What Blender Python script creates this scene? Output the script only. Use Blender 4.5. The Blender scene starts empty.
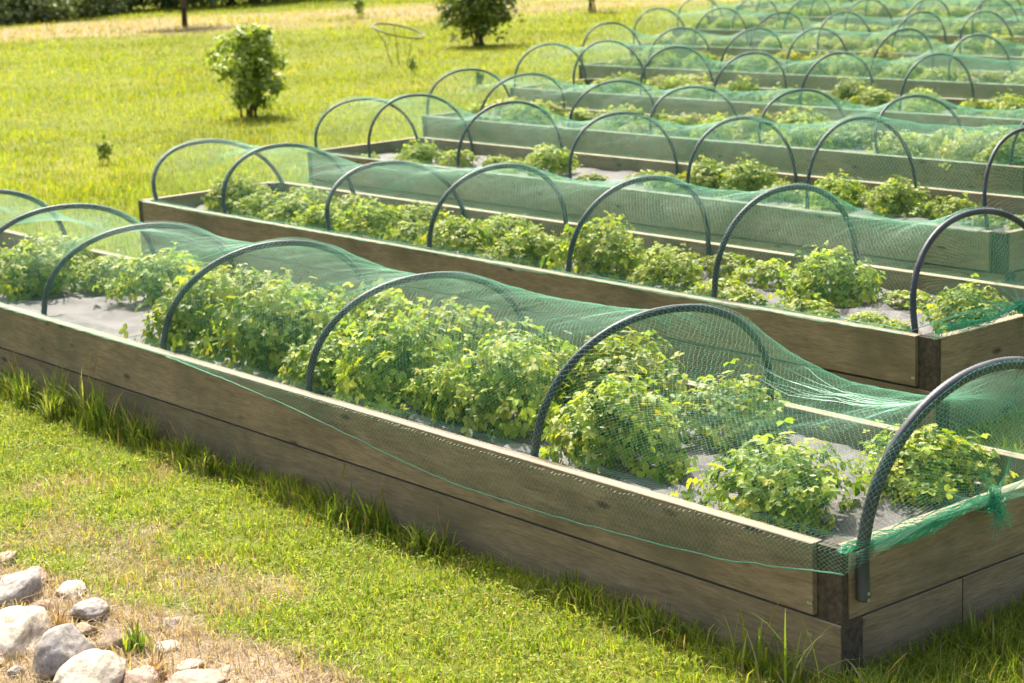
import bpy, math, random
import numpy as np
from mathutils import Vector, Matrix, noise

PI = math.pi
scene = bpy.context.scene
COL = scene.collection
G = -0.45                     # ground level; the bed rims are at z = 0

# ------------------------------------------------------------------ camera
F_PX, PITCH, YAW, ROLL = 1933.36, 0.217350, 2.465921, -0.045141
CAM = Vector((3.66343, -4.13859, 1.88311))
fw = Vector((math.cos(PITCH)*math.cos(YAW), math.cos(PITCH)*math.sin(YAW), -math.sin(PITCH)))
r0 = Vector((math.sin(YAW), -math.cos(YAW), 0)); u0 = r0.cross(fw)
rr = r0*math.cos(ROLL) + u0*math.sin(ROLL); uu = u0*math.cos(ROLL) - r0*math.sin(ROLL)
cd = bpy.data.cameras.new('camera'); cam = bpy.data.objects.new('camera', cd); COL.objects.link(cam)
cam.matrix_world = Matrix(((rr.x, uu.x, -fw.x, CAM.x), (rr.y, uu.y, -fw.y, CAM.y), (rr.z, uu.z, -fw.z, CAM.z), (0, 0, 0, 1)))
cd.sensor_width = 36; cd.lens = F_PX/1024*36; cd.clip_end = 3000; cd.clip_start = 0.05
cd.dof.use_dof = True; cd.dof.focus_distance = 6.6; cd.dof.aperture_fstop = 5.6
scene.camera = cam

# ------------------------------------------------------------------ light
SUN_TO = Vector((-0.94, 0.43, 0)).normalized(); ELEV = math.radians(50)
world = bpy.data.worlds.new('World'); scene.world = world; world.use_nodes = True
wn = world.node_tree.nodes; bg = wn['Background']
sky = wn.new('ShaderNodeTexSky'); sky.sky_type = 'NISHITA'; sky.sun_disc = False
sky.sun_elevation = ELEV; sky.sun_rotation = math.atan2(SUN_TO.x, SUN_TO.y)
sky.air_density = 0.8; sky.dust_density = 6.0; sky.ozone_density = 0.6
world.node_tree.links.new(sky.outputs[0], bg.inputs[0]); bg.inputs[1].default_value = 0.15
sd = bpy.data.lights.new('sun', 'SUN'); sd.energy = 3.6; sd.angle = math.radians(0.6); sd.color = (1, 0.95, 0.86)
so = bpy.data.objects.new('sun', sd); COL.objects.link(so)
to_sun = Vector((SUN_TO.x*math.cos(ELEV), SUN_TO.y*math.cos(ELEV), math.sin(ELEV)))
so.rotation_euler = to_sun.to_track_quat('Z', 'Y').to_euler()
vs = scene.view_settings
vs.view_transform = 'Standard'; vs.look = 'None'; vs.gamma = 1; vs.use_curve_mapping = False; vs.exposure = 1.28
try:
    scene.cycles.transparent_max_bounces = 16; scene.cycles.max_bounces = 8
except Exception: pass

# ------------------------------------------------------------------ helpers
def tag(o, label=None, cat=None, group=None, kind=None):
    if label: o['label'] = label
    if cat: o['category'] = cat
    if group: o['group'] = group
    if kind: o['kind'] = kind
    return o
def link(name, me, mat=None, parent=None, loc=(0, 0, 0), rot=(0, 0, 0)):
    o = bpy.data.objects.new(name, me)
    if mat and me is not None and not me.materials: me.materials.append(mat)
    COL.objects.link(o); o.location = loc; o.rotation_euler = rot
    if parent: o.parent = parent
    return o
def empty(name, loc=(0, 0, 0), rz=0): return link(name, None, None, None, loc, (0, 0, rz))
def np_mesh(name, V, F, smooth=False, col=None, nper=None):
    """V (n,3); F (m,k) faces of one size, or list of such arrays; col (n,3) colours per vertex"""
    me = bpy.data.meshes.new(name)
    Fs = F if isinstance(F, list) else [F]
    V = np.asarray(V, np.float32)
    me.vertices.add(len(V)); me.vertices.foreach_set('co', V.ravel())
    loops = np.concatenate([np.asarray(f, np.int32).ravel() for f in Fs])
    sizes = np.concatenate([np.full(len(f), np.asarray(f).shape[1], np.int32) for f in Fs])
    starts = np.concatenate([[0], np.cumsum(sizes)[:-1]]).astype(np.int32)
    me.loops.add(len(loops)); me.loops.foreach_set('vertex_index', loops)
    me.polygons.add(len(sizes)); me.polygons.foreach_set('loop_start', starts)
    me.update(calc_edges=True)
    if smooth: me.polygons.foreach_set('use_smooth', np.ones(len(sizes), bool))
    if col is not None:
        a = me.color_attributes.new('Col', 'FLOAT_COLOR', 'POINT')
        c = np.ones((len(V), 4), np.float32); c[:, :3] = col; a.data.foreach_set('color', c.ravel())
    return me
class MB:
    def __init__(s): s.v = []; s.f = []; s.c = []; s.n = 0
    def add(s, V, F, c=None):
        V = np.asarray(V, float); s.v.append(V)
        s.f += [tuple(int(i)+s.n for i in f) for f in F]; s.n += len(V)
        s.c.append(np.tile(np.array(c if c is not None else (1, 1, 1), float), (len(V), 1)))
    def box(s, x0, x1, y0, y1, z0, z1, b=0.0):
        if b <= 0:
            V = [(x, y, z) for z in (z0, z1) for y in (y0, y1) for x in (x0, x1)]
            s.add(V, [(0, 2, 3, 1), (4, 5, 7, 6), (0, 1, 5, 4), (2, 6, 7, 3), (0, 4, 6, 2), (1, 3, 7, 5)])
            return
        # box chamfered on the edges that run along x
        ring = [(y0+b, z0), (y1-b, z0), (y1, z0+b), (y1, z1-b), (y1-b, z1), (y0+b, z1), (y0, z1-b), (y0, z0+b)]
        nx = max(2, int((x1-x0)/0.12)); V = []
        for i in range(nx+1):
            x = x0+(x1-x0)*i/nx
            for (y, z) in ring: V.append((x, y, z))
        F = []
        for i in range(nx):
            for j in range(8):
                a = i*8+j; d = i*8+(j+1) % 8; F.append((a, a+8, d+8, d))
        F.append(tuple(range(8))); F.append(tuple(nx*8+7-j for j in range(8)))
        s.add(V, F)
    def tube(s, pts, rad, k=8, cap=True, c=None):
        P = [Vector(p) for p in pts]; n = len(P)
        R = rad if hasattr(rad, '__len__') else [rad]*n
        V = []; up = None
        for i in range(n):
            t = (P[min(i+1, n-1)]-P[max(i-1, 0)]).normalized()
            if up is None: up = t.orthogonal().normalized()
            up = (up - t*up.dot(t))
            up = up.normalized() if up.length > 1e-6 else t.orthogonal().normalized()
            w = t.cross(up)
            for j in range(k):
                a = 2*PI*j/k; V.append(tuple(P[i]+(up*math.cos(a)+w*math.sin(a))*R[i]))
        F = []
        for i in range(n-1):
            for j in range(k):
                F.append((i*k+j, i*k+(j+1) % k, (i+1)*k+(j+1) % k, (i+1)*k+j))
        if cap: F.append(tuple(range(k-1, -1, -1))); F.append(tuple((n-1)*k+j for j in range(k)))
        s.add(V, F, c)
    def mesh(s, name, smooth=False):
        me = bpy.data.meshes.new(name)
        me.from_pydata([tuple(v) for a in s.v for v in a], [], s.f)
        if smooth: me.polygons.foreach_set('use_smooth', [True]*len(me.polygons))
        a = me.color_attributes.new('Col', 'FLOAT_COLOR', 'POINT')
        C = np.concatenate(s.c); c = np.ones((len(C), 4), np.float32); c[:, :3] = C
        a.data.foreach_set('color', c.ravel()); me.update(); return me

# ------------------------------------------------------------------ materials
def mat(name):
    m = bpy.data.materials.new(name); m.use_nodes = True
    nt = m.node_tree; return m, nt, nt.nodes['Principled BSDF'], nt.nodes['Material Output']
def N(nt, t, **k):
    n = nt.nodes.new(t)
    for a, b in k.items():
        if a in n.inputs: n.inputs[a].default_value = b
        else: setattr(n, a, b)
    return n
def ramp(nt, fac, stops):
    n = nt.nodes.new('ShaderNodeValToRGB'); e = n.color_ramp.elements
    e[0].position, e[0].color = stops[0][0], (*stops[0][1], 1); e[1].position, e[1].color = stops[1][0], (*stops[1][1], 1)
    for p, c in stops[2:]: x = e.new(p); x.color = (*c, 1)
    nt.links.new(fac, n.inputs[0]); return n.outputs[0]
def mix(nt, fac, a, b, mode='MIX'):
    n = nt.nodes.new('ShaderNodeMix'); n.data_type = 'RGBA'; n.blend_type = mode
    for s, v in ((n.inputs[0], fac), (n.inputs[6], a), (n.inputs[7], b)):
        if hasattr(v, 'links'): nt.links.new(v, s)
        elif isinstance(v, (int, float)): s.default_value = v
        else: s.default_value = (*v, 1)
    return n.outputs[2]
def math_(nt, op, a, b=0.0, c=None):
    n = nt.nodes.new('ShaderNodeMath'); n.operation = op
    for s, v in zip(n.inputs, (a, b, c)):
        if v is None: continue
        if hasattr(v, 'links'): nt.links.new(v, s)
        else: s.default_value = v
    return n.outputs[0]

def leafy(name, trans=0.45, rough=0.5, spec=0.35, objvar=True, tcol=(1.1, 1.15, 0.45)):
    m, nt, P, out = mat(name)
    a = N(nt, 'ShaderNodeAttribute', attribute_name='Col')
    c = a.outputs['Color']
    if objvar:
        oi = N(nt, 'ShaderNodeObjectInfo')
        v = math_(nt, 'MULTIPLY_ADD', oi.outputs['Random'], 0.35, 0.85)
        cc = nt.nodes.new('ShaderNodeVectorMath'); cc.operation = 'SCALE'
        nt.links.new(c, cc.inputs[0]); nt.links.new(v, cc.inputs['Scale']); c = cc.outputs[0]
    nt.links.new(c, P.inputs['Base Color']); P.inputs['Roughness'].default_value = rough
    P.inputs['Specular IOR Level'].default_value = spec
    t = nt.nodes.new('ShaderNodeBsdfTranslucent'); nt.links.new(mix(nt, 1.0, c, tcol, 'MULTIPLY'), t.inputs[0])
    mx = nt.nodes.new('ShaderNodeMixShader'); mx.inputs[0].default_value = trans
    nt.links.new(P.outputs[0], mx.inputs[1]); nt.links.new(t.outputs[0], mx.inputs[2]); nt.links.new(mx.outputs[0], out.inputs[0])
    return m
M_LEAF = leafy('plant_leaves', 0.42, 0.5, 0.25)
M_BUSH = leafy('bush_leaves', 0.35, 0.45, 0.5)
M_GRASS = leafy('grass_blades', 0.45, 0.6, 0.2, objvar=False)
M_DRY = leafy('straw', 0.3, 0.6, 0.3, objvar=False, tcol=(1, 0.95, 0.8))

def wood_mat():
    m, nt, P, out = mat('weathered_timber')
    tc = N(nt, 'ShaderNodeTexCoord'); oi = N(nt, 'ShaderNodeObjectInfo')
    off = nt.nodes.new('ShaderNodeVectorMath'); off.operation = 'ADD'
    sc = nt.nodes.new('ShaderNodeVectorMath'); sc.operation = 'SCALE'
    cb = N(nt, 'ShaderNodeCombineXYZ')
    for i in range(3): nt.links.new(math_(nt, 'MULTIPLY', oi.outputs['Random'], (37., 11., 23.)[i]), cb.inputs[i])
    nt.links.new(tc.outputs['Object'], off.inputs[0]); nt.links.new(cb.outputs[0], off.inputs[1])
    mp = N(nt, 'ShaderNodeMapping'); mp.inputs['Scale'].default_value = (1.6, 9, 9); nt.links.new(off.outputs[0], mp.inputs[0])
    g = N(nt, 'ShaderNodeTexNoise', Scale=2.4, Detail=8, Roughness=0.65, Distortion=0.6); nt.links.new(mp.outputs[0], g.inputs[0])
    mp2 = N(nt, 'ShaderNodeMapping'); mp2.inputs['Scale'].default_value = (5, 55, 55); nt.links.new(off.outputs[0], mp2.inputs[0])
    g2 = N(nt, 'ShaderNodeTexNoise', Scale=2.6, Detail=8, Roughness=0.75); nt.links.new(mp2.outputs[0], g2.inputs[0])
    pt = N(nt, 'ShaderNodeTexNoise', Scale=2.2, Detail=4, Roughness=0.6); nt.links.new(off.outputs[0], pt.inputs[0])
    base = ramp(nt, g.outputs[0], [(0.30, (0.15, 0.108, 0.050)), (0.70, (0.37, 0.285, 0.158)), (0.5, (0.26, 0.195, 0.098))])
    base = mix(nt, 0.42, base, ramp(nt, g2.outputs[0], [(0.36, (0.09, 0.062, 0.03)), (0.64, (0.40, 0.30, 0.165))]))
    base = mix(nt, ramp(nt, pt.outputs[0], [(0.45, (0, 0, 0)), (0.66, (0.6, 0.6, 0.6))]), base, (0.105, 0.095, 0.045))
    # knots
    mk = N(nt, 'ShaderNodeMapping'); mk.inputs['Scale'].default_value = (2.6, 7, 7); nt.links.new(off.outputs[0], mk.inputs[0])
    vo = N(nt, 'ShaderNodeTexVoronoi', Scale=1.0, Randomness=1.0); nt.links.new(mk.outputs[0], vo.inputs[0])
    kn = ramp(nt, vo.outputs['Distance'], [(0.05, (0.9, 0.9, 0.9)), (0.12, (0, 0, 0))])
    base = mix(nt, kn, base, (0.055, 0.035, 0.02))
    # paler top faces: sunlight on the upward sides mixed into the timber colour
    ge = N(nt, 'ShaderNodeNewGeometry'); sp = N(nt, 'ShaderNodeSeparateXYZ'); nt.links.new(ge.outputs['True Normal'], sp.inputs[0])
    topf = math_(nt, 'GREATER_THAN', sp.outputs[2], 0.5)
    pale = mix(nt, 0.6, base, (0.42, 0.345, 0.235))
    base = mix(nt, topf, base, pale)
    nt.links.new(base, P.inputs['Base Color']); P.inputs['Roughness'].default_value = 0.85
    bp = N(nt, 'ShaderNodeBump', Strength=0.7, Distance=0.006); nt.links.new(g2.outputs[0], bp.inputs['Height']); nt.links.new(bp.outputs[0], P.inputs['Normal'])
    return m
M_WOOD = wood_mat()
M_POST = None
def hoop_mat():
    m, nt, P, out = mat('dark_ribbed_pipe')
    tc = N(nt, 'ShaderNodeTexCoord'); n = N(nt, 'ShaderNodeTexNoise', Scale=9, Detail=3); nt.links.new(tc.outputs['Object'], n.inputs[0])
    nt.links.new(ramp(nt, n.outputs[0], [(0.35, (0.026, 0.034, 0.038)), (0.7, (0.060, 0.070, 0.074))]), P.inputs['Base Color'])
    P.inputs['Roughness'].default_value = 0.5; P.inputs['Specular IOR Level'].default_value = 0.35
    return m
M_HOOP = hoop_mat()
def simple(name, c, rough=0.6, metal=0.0, ns=12, var=0.3, bump=0.0):
    m, nt, P, out = mat(name)
    tc = N(nt, 'ShaderNodeTexCoord'); n = N(nt, 'ShaderNodeTexNoise', Scale=ns, Detail=5, Roughness=0.6); nt.links.new(tc.outputs['Object'], n.inputs[0])
    lo = tuple(x*(1-var) for x in c); hi = tuple(min(1, x*(1+var)) for x in c)
    nt.links.new(ramp(nt, n.outputs[0], [(0.3, lo), (0.7, hi)]), P.inputs['Base Color'])
    P.inputs['Roughness'].default_value = rough; P.inputs['Metallic'].default_value = metal
    if bump:
        b = N(nt, 'ShaderNodeBump', Strength=bump, Distance=0.01); nt.links.new(n.outputs[0], b.inputs['Height']); nt.links.new(b.outputs[0], P.inputs['Normal'])
    return m
M_POST = simple('dark_shaded_post', (0.065, 0.048, 0.028), 0.85, 0, 40, 0.6, 0.6)  # dark brown wood, with the shade of the corner recess put into its colour
M_SCREW = simple('zinc_screw', (0.5, 0.5, 0.48), 0.35, 0.9)
M_WIRE = simple('brown_wire', (0.09, 0.075, 0.04), 0.6)
M_BARK = simple('bark', (0.10, 0.07, 0.045), 0.9, 0, 20, 0.4, 0.6)
def fabric_mat():
    m, nt, P, out = mat('grey_weed_fabric')
    tc = N(nt, 'ShaderNodeTexCoord')
    n = N(nt, 'ShaderNodeTexNoise', Scale=3.5, Detail=8, Roughness=0.7); nt.links.new(tc.outputs['Object'], n.inputs[0])
    n2 = N(nt, 'ShaderNodeTexNoise', Scale=40, Detail=4, Roughness=0.7); nt.links.new(tc.outputs['Object'], n2.inputs[0])
    c = ramp(nt, n.outputs[0], [(0.3, (0.06, 0.052, 0.045)), (0.62, (0.155, 0.144, 0.135))])
    c = mix(nt, ramp(nt, n2.outputs[0], [(0.56, (0, 0, 0)), (0.70, (0.7, 0.7, 0.7))]), c, (0.11, 0.080, 0.055))
    nt.links.new(c, P.inputs['Base Color']); P.inputs['Roughness'].default_value = 0.75
    b = N(nt, 'ShaderNodeBump', Strength=0.4, Distance=0.01); nt.links.new(n2.outputs[0], b.inputs['Height']); nt.links.new(b.outputs[0], P.inputs['Normal'])
    return m
M_FAB = fabric_mat()
def net_mat():
    m, nt, P, out = mat('green_net_thread')
    P.inputs['Base Color'].default_value = (0.16, 0.46, 0.29, 1); P.inputs['Roughness'].default_value = 0.4
    P.inputs['Specular IOR Level'].default_value = 0.6
    t = nt.nodes.new('ShaderNodeBsdfTranslucent'); t.inputs[0].default_value = (0.26, 0.66, 0.44, 1)
    mx = nt.nodes.new('ShaderNodeMixShader'); mx.inputs[0].default_value = 0.4
    nt.links.new(P.outputs[0], mx.inputs[1]); nt.links.new(t.outputs[0], mx.inputs[2]); nt.links.new(mx.outputs[0], out.inputs[0])
    return m
M_NET = net_mat()
def stone_mat():
    m, nt, P, out = mat('field_stone')
    a = N(nt, 'ShaderNodeAttribute', attribute_name='Col'); tc = N(nt, 'ShaderNodeTexCoord')
    n = N(nt, 'ShaderNodeTexNoise', Scale=5, Detail=10, Roughness=0.72); nt.links.new(tc.outputs['Object'], n.inputs[0])
    n2 = N(nt, 'ShaderNodeTexNoise', Scale=2.2, Detail=7, Roughness=0.65, Distortion=0.8); nt.links.new(tc.outputs['Object'], n2.inputs[0])
    f = ramp(nt, n.outputs[0], [(0.34, (0.45, 0.43, 0.40)), (0.58, (1.1, 1.1, 1.1))])
    c = mix(nt, 1.0, a.outputs['Color'], f, 'MULTIPLY')
    c = mix(nt, ramp(nt, n2.outputs[0], [(0.5, (0, 0, 0)), (0.68, (0.5, 0.5, 0.5))]), c, (0.16, 0.13, 0.10))
    nt.links.new(c, P.inputs['Base Color']); P.inputs['Roughness'].default_value = 0.85
    b = N(nt, 'ShaderNodeBump', Strength=0.6, Distance=0.01); nt.links.new(n.outputs[0], b.inputs['Height']); nt.links.new(b.outputs[0], P.inputs['Normal'])
    return m
M_STONE = stone_mat()

# ------------------------------------------------------------------ ground
def seg_d(x, y, ax, ay, bx, by):
    dx, dy = bx-ax, by-ay; t = np.clip(((x-ax)*dx+(y-ay)*dy)/(dx*dx+dy*dy), 0, 1)
    return np.hypot(x-ax-t*dx, y-ay-t*dy)
def vnoise(x, y, s, seed=0.0):
    x = np.asarray(x, float)*s+seed*17.3; y = np.asarray(y, float)*s+seed*5.1
    out = np.zeros_like(x); amp = 1; tot = 0
    for o in range(3):
        xi = np.floor(x); yi = np.floor(y); fx = x-xi; fy = y-yi; fx = fx*fx*(3-2*fx); fy = fy*fy*(3-2*fy)
        def h(a, b):
            v = np.sin(a*127.1+b*311.7+o*74.7)*43758.5453; return v-np.floor(v)
        out += amp*((h(xi, yi)*(1-fx)+h(xi+1, yi)*fx)*(1-fy)+(h(xi, yi+1)*(1-fx)+h(xi+1, yi+1)*fx)*fy)
        tot += amp; amp *= 0.5; x = x*2.03+9.2; y = y*2.03+3.7
    return out/tot
def dryness(x, y):
    """0 lush .. 1 bare, dry soil"""
    # verge of dry earth beside the stones at the near left corner
    e = -1.18 + 0.17*(x+2.34) + 0.22*(vnoise(x, y, 3.0, 1)-0.5)
    near = np.clip((e-y)/0.10+0.5, 0, 1)*(np.abs(x+1.5) < 4)*(y < 2)
    # worn strip crossing the far lawn
    d = np.minimum(seg_d(x, y, -44, 14.5, -37, 24.5), seg_d(x, y, -37, 24.5, -34, 32))
    far = 0.75*np.clip((5.2+4.5*(vnoise(x, y, 0.25, 2)-0.5)-d)/2.5, 0, 1)*np.clip((vnoise(x, y, 0.45, 7)-0.22)*4, 0, 1)
    w = np.clip((vnoise(x, y, 1.6, 4)-0.62)*4, 0, 0.5)
    return np.maximum(np.maximum(near, far), w*(x > -9))
def gline(a, b, fine0, fine1, step):
    L = list(np.arange(fine0, fine1, step)); s = step
    v = fine1
    while v < b: L.append(v); s *= 1.12; v += s
    L.append(b); s = step; v = fine0
    while v > a: v -= s; s *= 1.12; L.append(max(v, a))
    return np.unique(np.array(L))
gx = gline(-700, 700, -9, 2, 0.07); gy = gline(-700, 700, -2.6, 1.2, 0.07)
X, Y = np.meshgrid(gx, gy)
def gz(x, y):
    return G + 0.035*(vnoise(x, y, 1.3, 3)-0.5)*(np.hypot(x+3, y) < 60)
Z = gz(X, Y)
V = np.stack([X, Y, Z], -1).reshape(-1, 3); nx, ny = len(gx), len(gy)
ii = (np.arange(ny-1)[:, None]*nx+np.arange(nx-1)[None, :]).ravel()
dr = dryness(X, Y).ravel()
me = np_mesh('ground', V, np.stack([ii, ii+1, ii+nx+1, ii+nx], 1), True, np.stack([dr]*3, 1))
def ground_mat():
    m, nt, P, out = mat('lawn_ground')
    a = N(nt, 'ShaderNodeAttribute', attribute_name='Col'); tc = N(nt, 'ShaderNodeTexCoord')
    def no(s, d=6, r=0.6):
        n = N(nt, 'ShaderNodeTexNoise', Scale=s, Detail=d, Roughness=r); nt.links.new(tc.outputs['Object'], n.inputs[0]); return n.outputs[0]
    g = ramp(nt, no(0.35), [(0.3, (0.10, 0.13, 0.018)), (0.7, (0.22, 0.22, 0.022)), (0.5, (0.15, 0.18, 0.020))])
    g = mix(nt, ramp(nt, no(5, 8, 0.7), [(0.42, (0, 0, 0)), (0.7, (0.7, 0.7, 0.7))]), g, (0.10, 0.125, 0.02))
    g = mix(nt, ramp(nt, no(28, 4, 0.7), [(0.5, (0, 0, 0)), (0.75, (0.6, 0.6, 0.6))]), g, (0.30, 0.26, 0.10))
    s = ramp(nt, no(3, 8, 0.7), [(0.3, (0.22, 0.155, 0.09)), (0.7, (0.42, 0.33, 0.21))])
    s = mix(nt, ramp(nt, no(45, 4, 0.7), [(0.5, (0, 0, 0)), (0.7, (0.8, 0.8, 0.8))]), s, (0.16, 0.10, 0.055))
    c = mix(nt, a.outputs['Fac'], g, s)
    nt.links.new(c, P.inputs['Base Color']); P.inputs['Roughness'].default_value = 0.95; P.inputs['Specular IOR Level'].default_value = 0.1
    b = N(nt, 'ShaderNodeBump', Strength=0.7, Distance=0.03); nt.links.new(no(35, 5, 0.7), b.inputs['Height']); nt.links.new(b.outputs[0], P.inputs['Normal'])
    return m
tag(link('ground', me, ground_mat()), 'lawn and dry earth around the raised beds', None, None, 'structure')

# ------------------------------------------------------------------ beds layout (each row from the camera outwards)
BY = [0, 2.41, 4.78, 7.08, 9.46, 11.95, 14.7, 17.4, 20.2, 22.8]
BL = [-8.6, -8.75, -10.15, -11.61, -13.17, -14.85, -16.89, -18.82, -20.87, -22.68]
BR = [0.0, -1.576, -2.98, -4.40, -6.0, -7.4, -9.2, -11.0, -12.9, -14.6]
BR[3:] = [l+7.17 for l in BL[3:]]
BW = 1.2
HP = [[(-8.6, .40, .12), (-7.42, .40, .12), (-6.30, .41, .12), (-5.41, .385, .12), (-4.18, .424, .17), (-2.96, .405, .12), (-1.50, .456, .15)],
      [(-8.56, .352, -.24), (-7.63, .389, -.13), (-6.37, .352, -.16), (-5.33, .417, .01), (-4.09, .44, .04), (-2.99, .476, 0), (-1.74, .455, -.10)],
      [(-10.08, .38, -.11), (-9.30, .45, -.09), (-8.12, .448, -.01), (-6.80, .425, -.07), (-5.60, .452, -.04), (-4.53, .508, -.05), (-3.15, .516, -.13)],
      [(-11.58, .397, -.05), (-10.76, .383, .07), (-9.47, .363, .03), (-8.40, .345, -.09), (-7.13, .372, -.07), (-5.91, .373, -.13), (-4.7, .39, 0)],
      [(-13.14, .431, -.02), (-12.13, .488, -.08), (-11.08, .448, -.05), (-10.03, .415, .02), (-8.87, .444, 0), (-7.67, .466, -.01), (-6.3, .45, .03)]]
for k in range(5, 10): HP.append([(BL[k]+0.08+i*1.15+((i*37+k*11) % 5-2)*0.03, 0.43+0.015*((i*13+k*7) % 4), 0.04*((i*7+k*5) % 5-2)) for i in range(7)])
HOOPS = [[h[0] for h in row] for row in HP]; SKEW = [0.17]+[0.0]*9; HH = [[h[1] for h in row] for row in HP]; LEAN = [[h[2]-SKEW[k_]/2 for h in row] for k_, row in enumerate(HP)]
ORD = ['first', 'second', 'third', 'fourth', 'fifth', 'sixth', 'seventh', 'eighth', 'ninth', 'tenth', 'eleventh', 'twelfth']

# ---------------------------------------------------------------- raised beds
_bc = {}
def board(name, parent, x0, x1, yc, z0, z1, axis='x', th=0.05):
    """a plank; local x is its length"""
    L = x1-x0; key = (round(L, 3), round(z1-z0, 3), th)
    if key not in _bc:
        m = MB(); m.box(-L/2, L/2, -th/2, th/2, -(z1-z0)/2, (z1-z0)/2, 0.0025)
        _bc[key] = m.mesh('plank')
    zc = (z0+z1)/2
    if axis == 'x': return link(name, _bc[key], M_WOOD, parent, ((x0+x1)/2, yc, zc))
    return link(name, _bc[key], M_WOOD, parent, (yc, (x0+x1)/2, zc), (0, 0, PI/2))
pm = MB(); pm.box(-0.050, 0.050, -0.046, 0.046, -0.245, 0.230); POST = pm.mesh('post')
sm = MB(); sm.tube([(0, 0, -0.002), (0, 0, 0.003)], 0.006, 10); SCREW = sm.mesh('screw')
T = 0.05
for k in range(10):
    L = BR[k]-BL[k]
    b = empty('raised_bed', (BR[k], BY[k], 0))      # its own origin: near right corner
    tag(b, 'weathered timber raised bed two planks high, %s bed counting away from the camera' % ORD[k], 'raised bed', 'timber raised beds in parallel rows')
    c = 0.105
    for yc in (T/2, BW-T/2):
        board('long_board', b, -L+c, -c, yc, -0.228, 0.0)
        board('long_board', b, -L+0.003, -0.008, yc+(0.014 if yc < 0.5 else -0.014), -0.47, -0.243)
    for xc in (-T/2-0.0, -L+T/2):
        board('end_board', b, 0.048, BW-0.048, xc, -0.228, -0.001, 'y')
        xl = xc-0.014 if xc > -1 else xc+0.014
        board('end_board', b, 0.062, 0.60, xl, -0.468, -0.243, 'y')
        board('end_board', b, 0.606, BW-0.062, xl, -0.468, -0.243, 'y')
    for px in (-0.055, -L+0.055):
        for py in (0.066, BW-0.066):
            link('corner_post', POST, M_POST, b, (px, py, -0.2375+0.004))
    if k < 2:
        for x in (-0.12, -0.11):
            for z in (-0.19, -0.29):
                link('screw', SCREW, M_SCREW, b, (x, -0.0005, z), (PI/2, 0, 0))

# ---------------------------------------------------------------- weed fabric
for k in range(10):
    L = BR[k]-BL[k]; st = 0.03 if k < 2 else 0.08
    xs = np.linspace(BL[k]+T+0.006, BR[k]-T-0.006, int(L/st)); ys = np.linspace(T+0.006, BW-T-0.006, int(1.1/st))+BY[k]
    XX, YY = np.meshgrid(xs, ys)
    n1 = vnoise(XX, YY, 2.0, k); rid = 1-np.abs(2*vnoise(XX+0.4*n1, YY*1.6, 3.6, k+3)-1)
    ZZ = -0.115 + 0.03*(n1-0.5) + 0.032*rid**9 + 0.005*vnoise(XX, YY, 14, k)
    nx, ny = len(xs), len(ys); ii = (np.arange(ny-1)[:, None]*nx+np.arange(nx-1)[None, :]).ravel()
    o = link('weed_fabric', np_mesh('fabric', np.stack([XX, YY, ZZ], -1).reshape(-1, 3), np.stack([ii, ii+1, ii+nx+1, ii+nx], 1), True), M_FAB)
    tag(o, 'crumpled grey weed fabric covering the soil of the %s bed from the camera' % ORD[k], 'weed fabric', 'weed fabric sheets in the beds')

# ---------------------------------------------------------------- hoops
def arch(h, n=48, y0=0.075, y1=BW-0.075, foot=-0.14):
    pts = [(y0, foot), (y0-0.003, foot*0.5), (y0-0.004, 0.0)]
    hw = (y1-y0)/2; yc = (y0+y1)/2
    for i in range(1, n):
        a = PI*i/n
        pts.append((yc-hw*math.copysign(abs(math.cos(a))**0.94, math.cos(a)), h*math.sin(a)**0.92))
    pts += [(y1+0.004, 0.0), (y1+0.003, foot*0.5), (y1, foot)]
    return pts
rng = random.Random(5)
def make_hoop(x, ybase, h, lean, bow, k, i, foot=-0.14, y0=0.075, rad=0.0145):
    P = arch(h, y0=y0, foot=foot)
    pts = []
    for (y, z) in P:
        pts.append((lean*max(z, 0)/h+SKEW[k]*y/BW*(x < -0.1), y, z))
    # dense resample for the ribs
    pts = [Vector(p) for p in pts]; fine = []
    for a, b in zip(pts[:-1], pts[1:]):
        m = max(1, int((b-a).length/(0.008 if k < 2 else 0.03)))
        fine += [a.lerp(b, t/m) for t in range(m)]
    fine.append(pts[-1])
    R = [rad*(1+0.07*(j % 2)) if k < 2 else rad for j in range(len(fine))]
    if k >= 2: R = [r_*0.86 for r_ in R]
    m = MB(); m.tube(fine, R, 12 if k < 2 else 8)
    return link('hoop', m.mesh('hoop', True), M_HOOP, None, (x, ybase, 0))
for k in range(10):
    for i, x in enumerate(HOOPS[k]):
        o = make_hoop(x, BY[k], HH[k][i], LEAN[k][i], 0.0, k, i)
        tag(o, 'dark ribbed plastic hoop, %s from the left over the %s bed from the camera' % (ORD[i], ORD[k]), 'hoop', 'arched hoops over the raised beds')
# the hoop screwed to the outside of the first bed's end board
oe = make_hoop(0.022, 0.0, 0.464, 0.06, 0.0, 0, 9, foot=-0.17, y0=0.085, rad=0.0195)
tag(oe, 'thick dark hoop screwed to the outside of the nearest end board, front right corner', 'hoop', 'arched hoops over the raised beds')
for z in (-0.145, -0.165): link('screw', SCREW, M_SCREW, oe, (0.0175, 0.085, z), (0, PI/2, 0))
HOOPS0_END = 0.06

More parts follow.
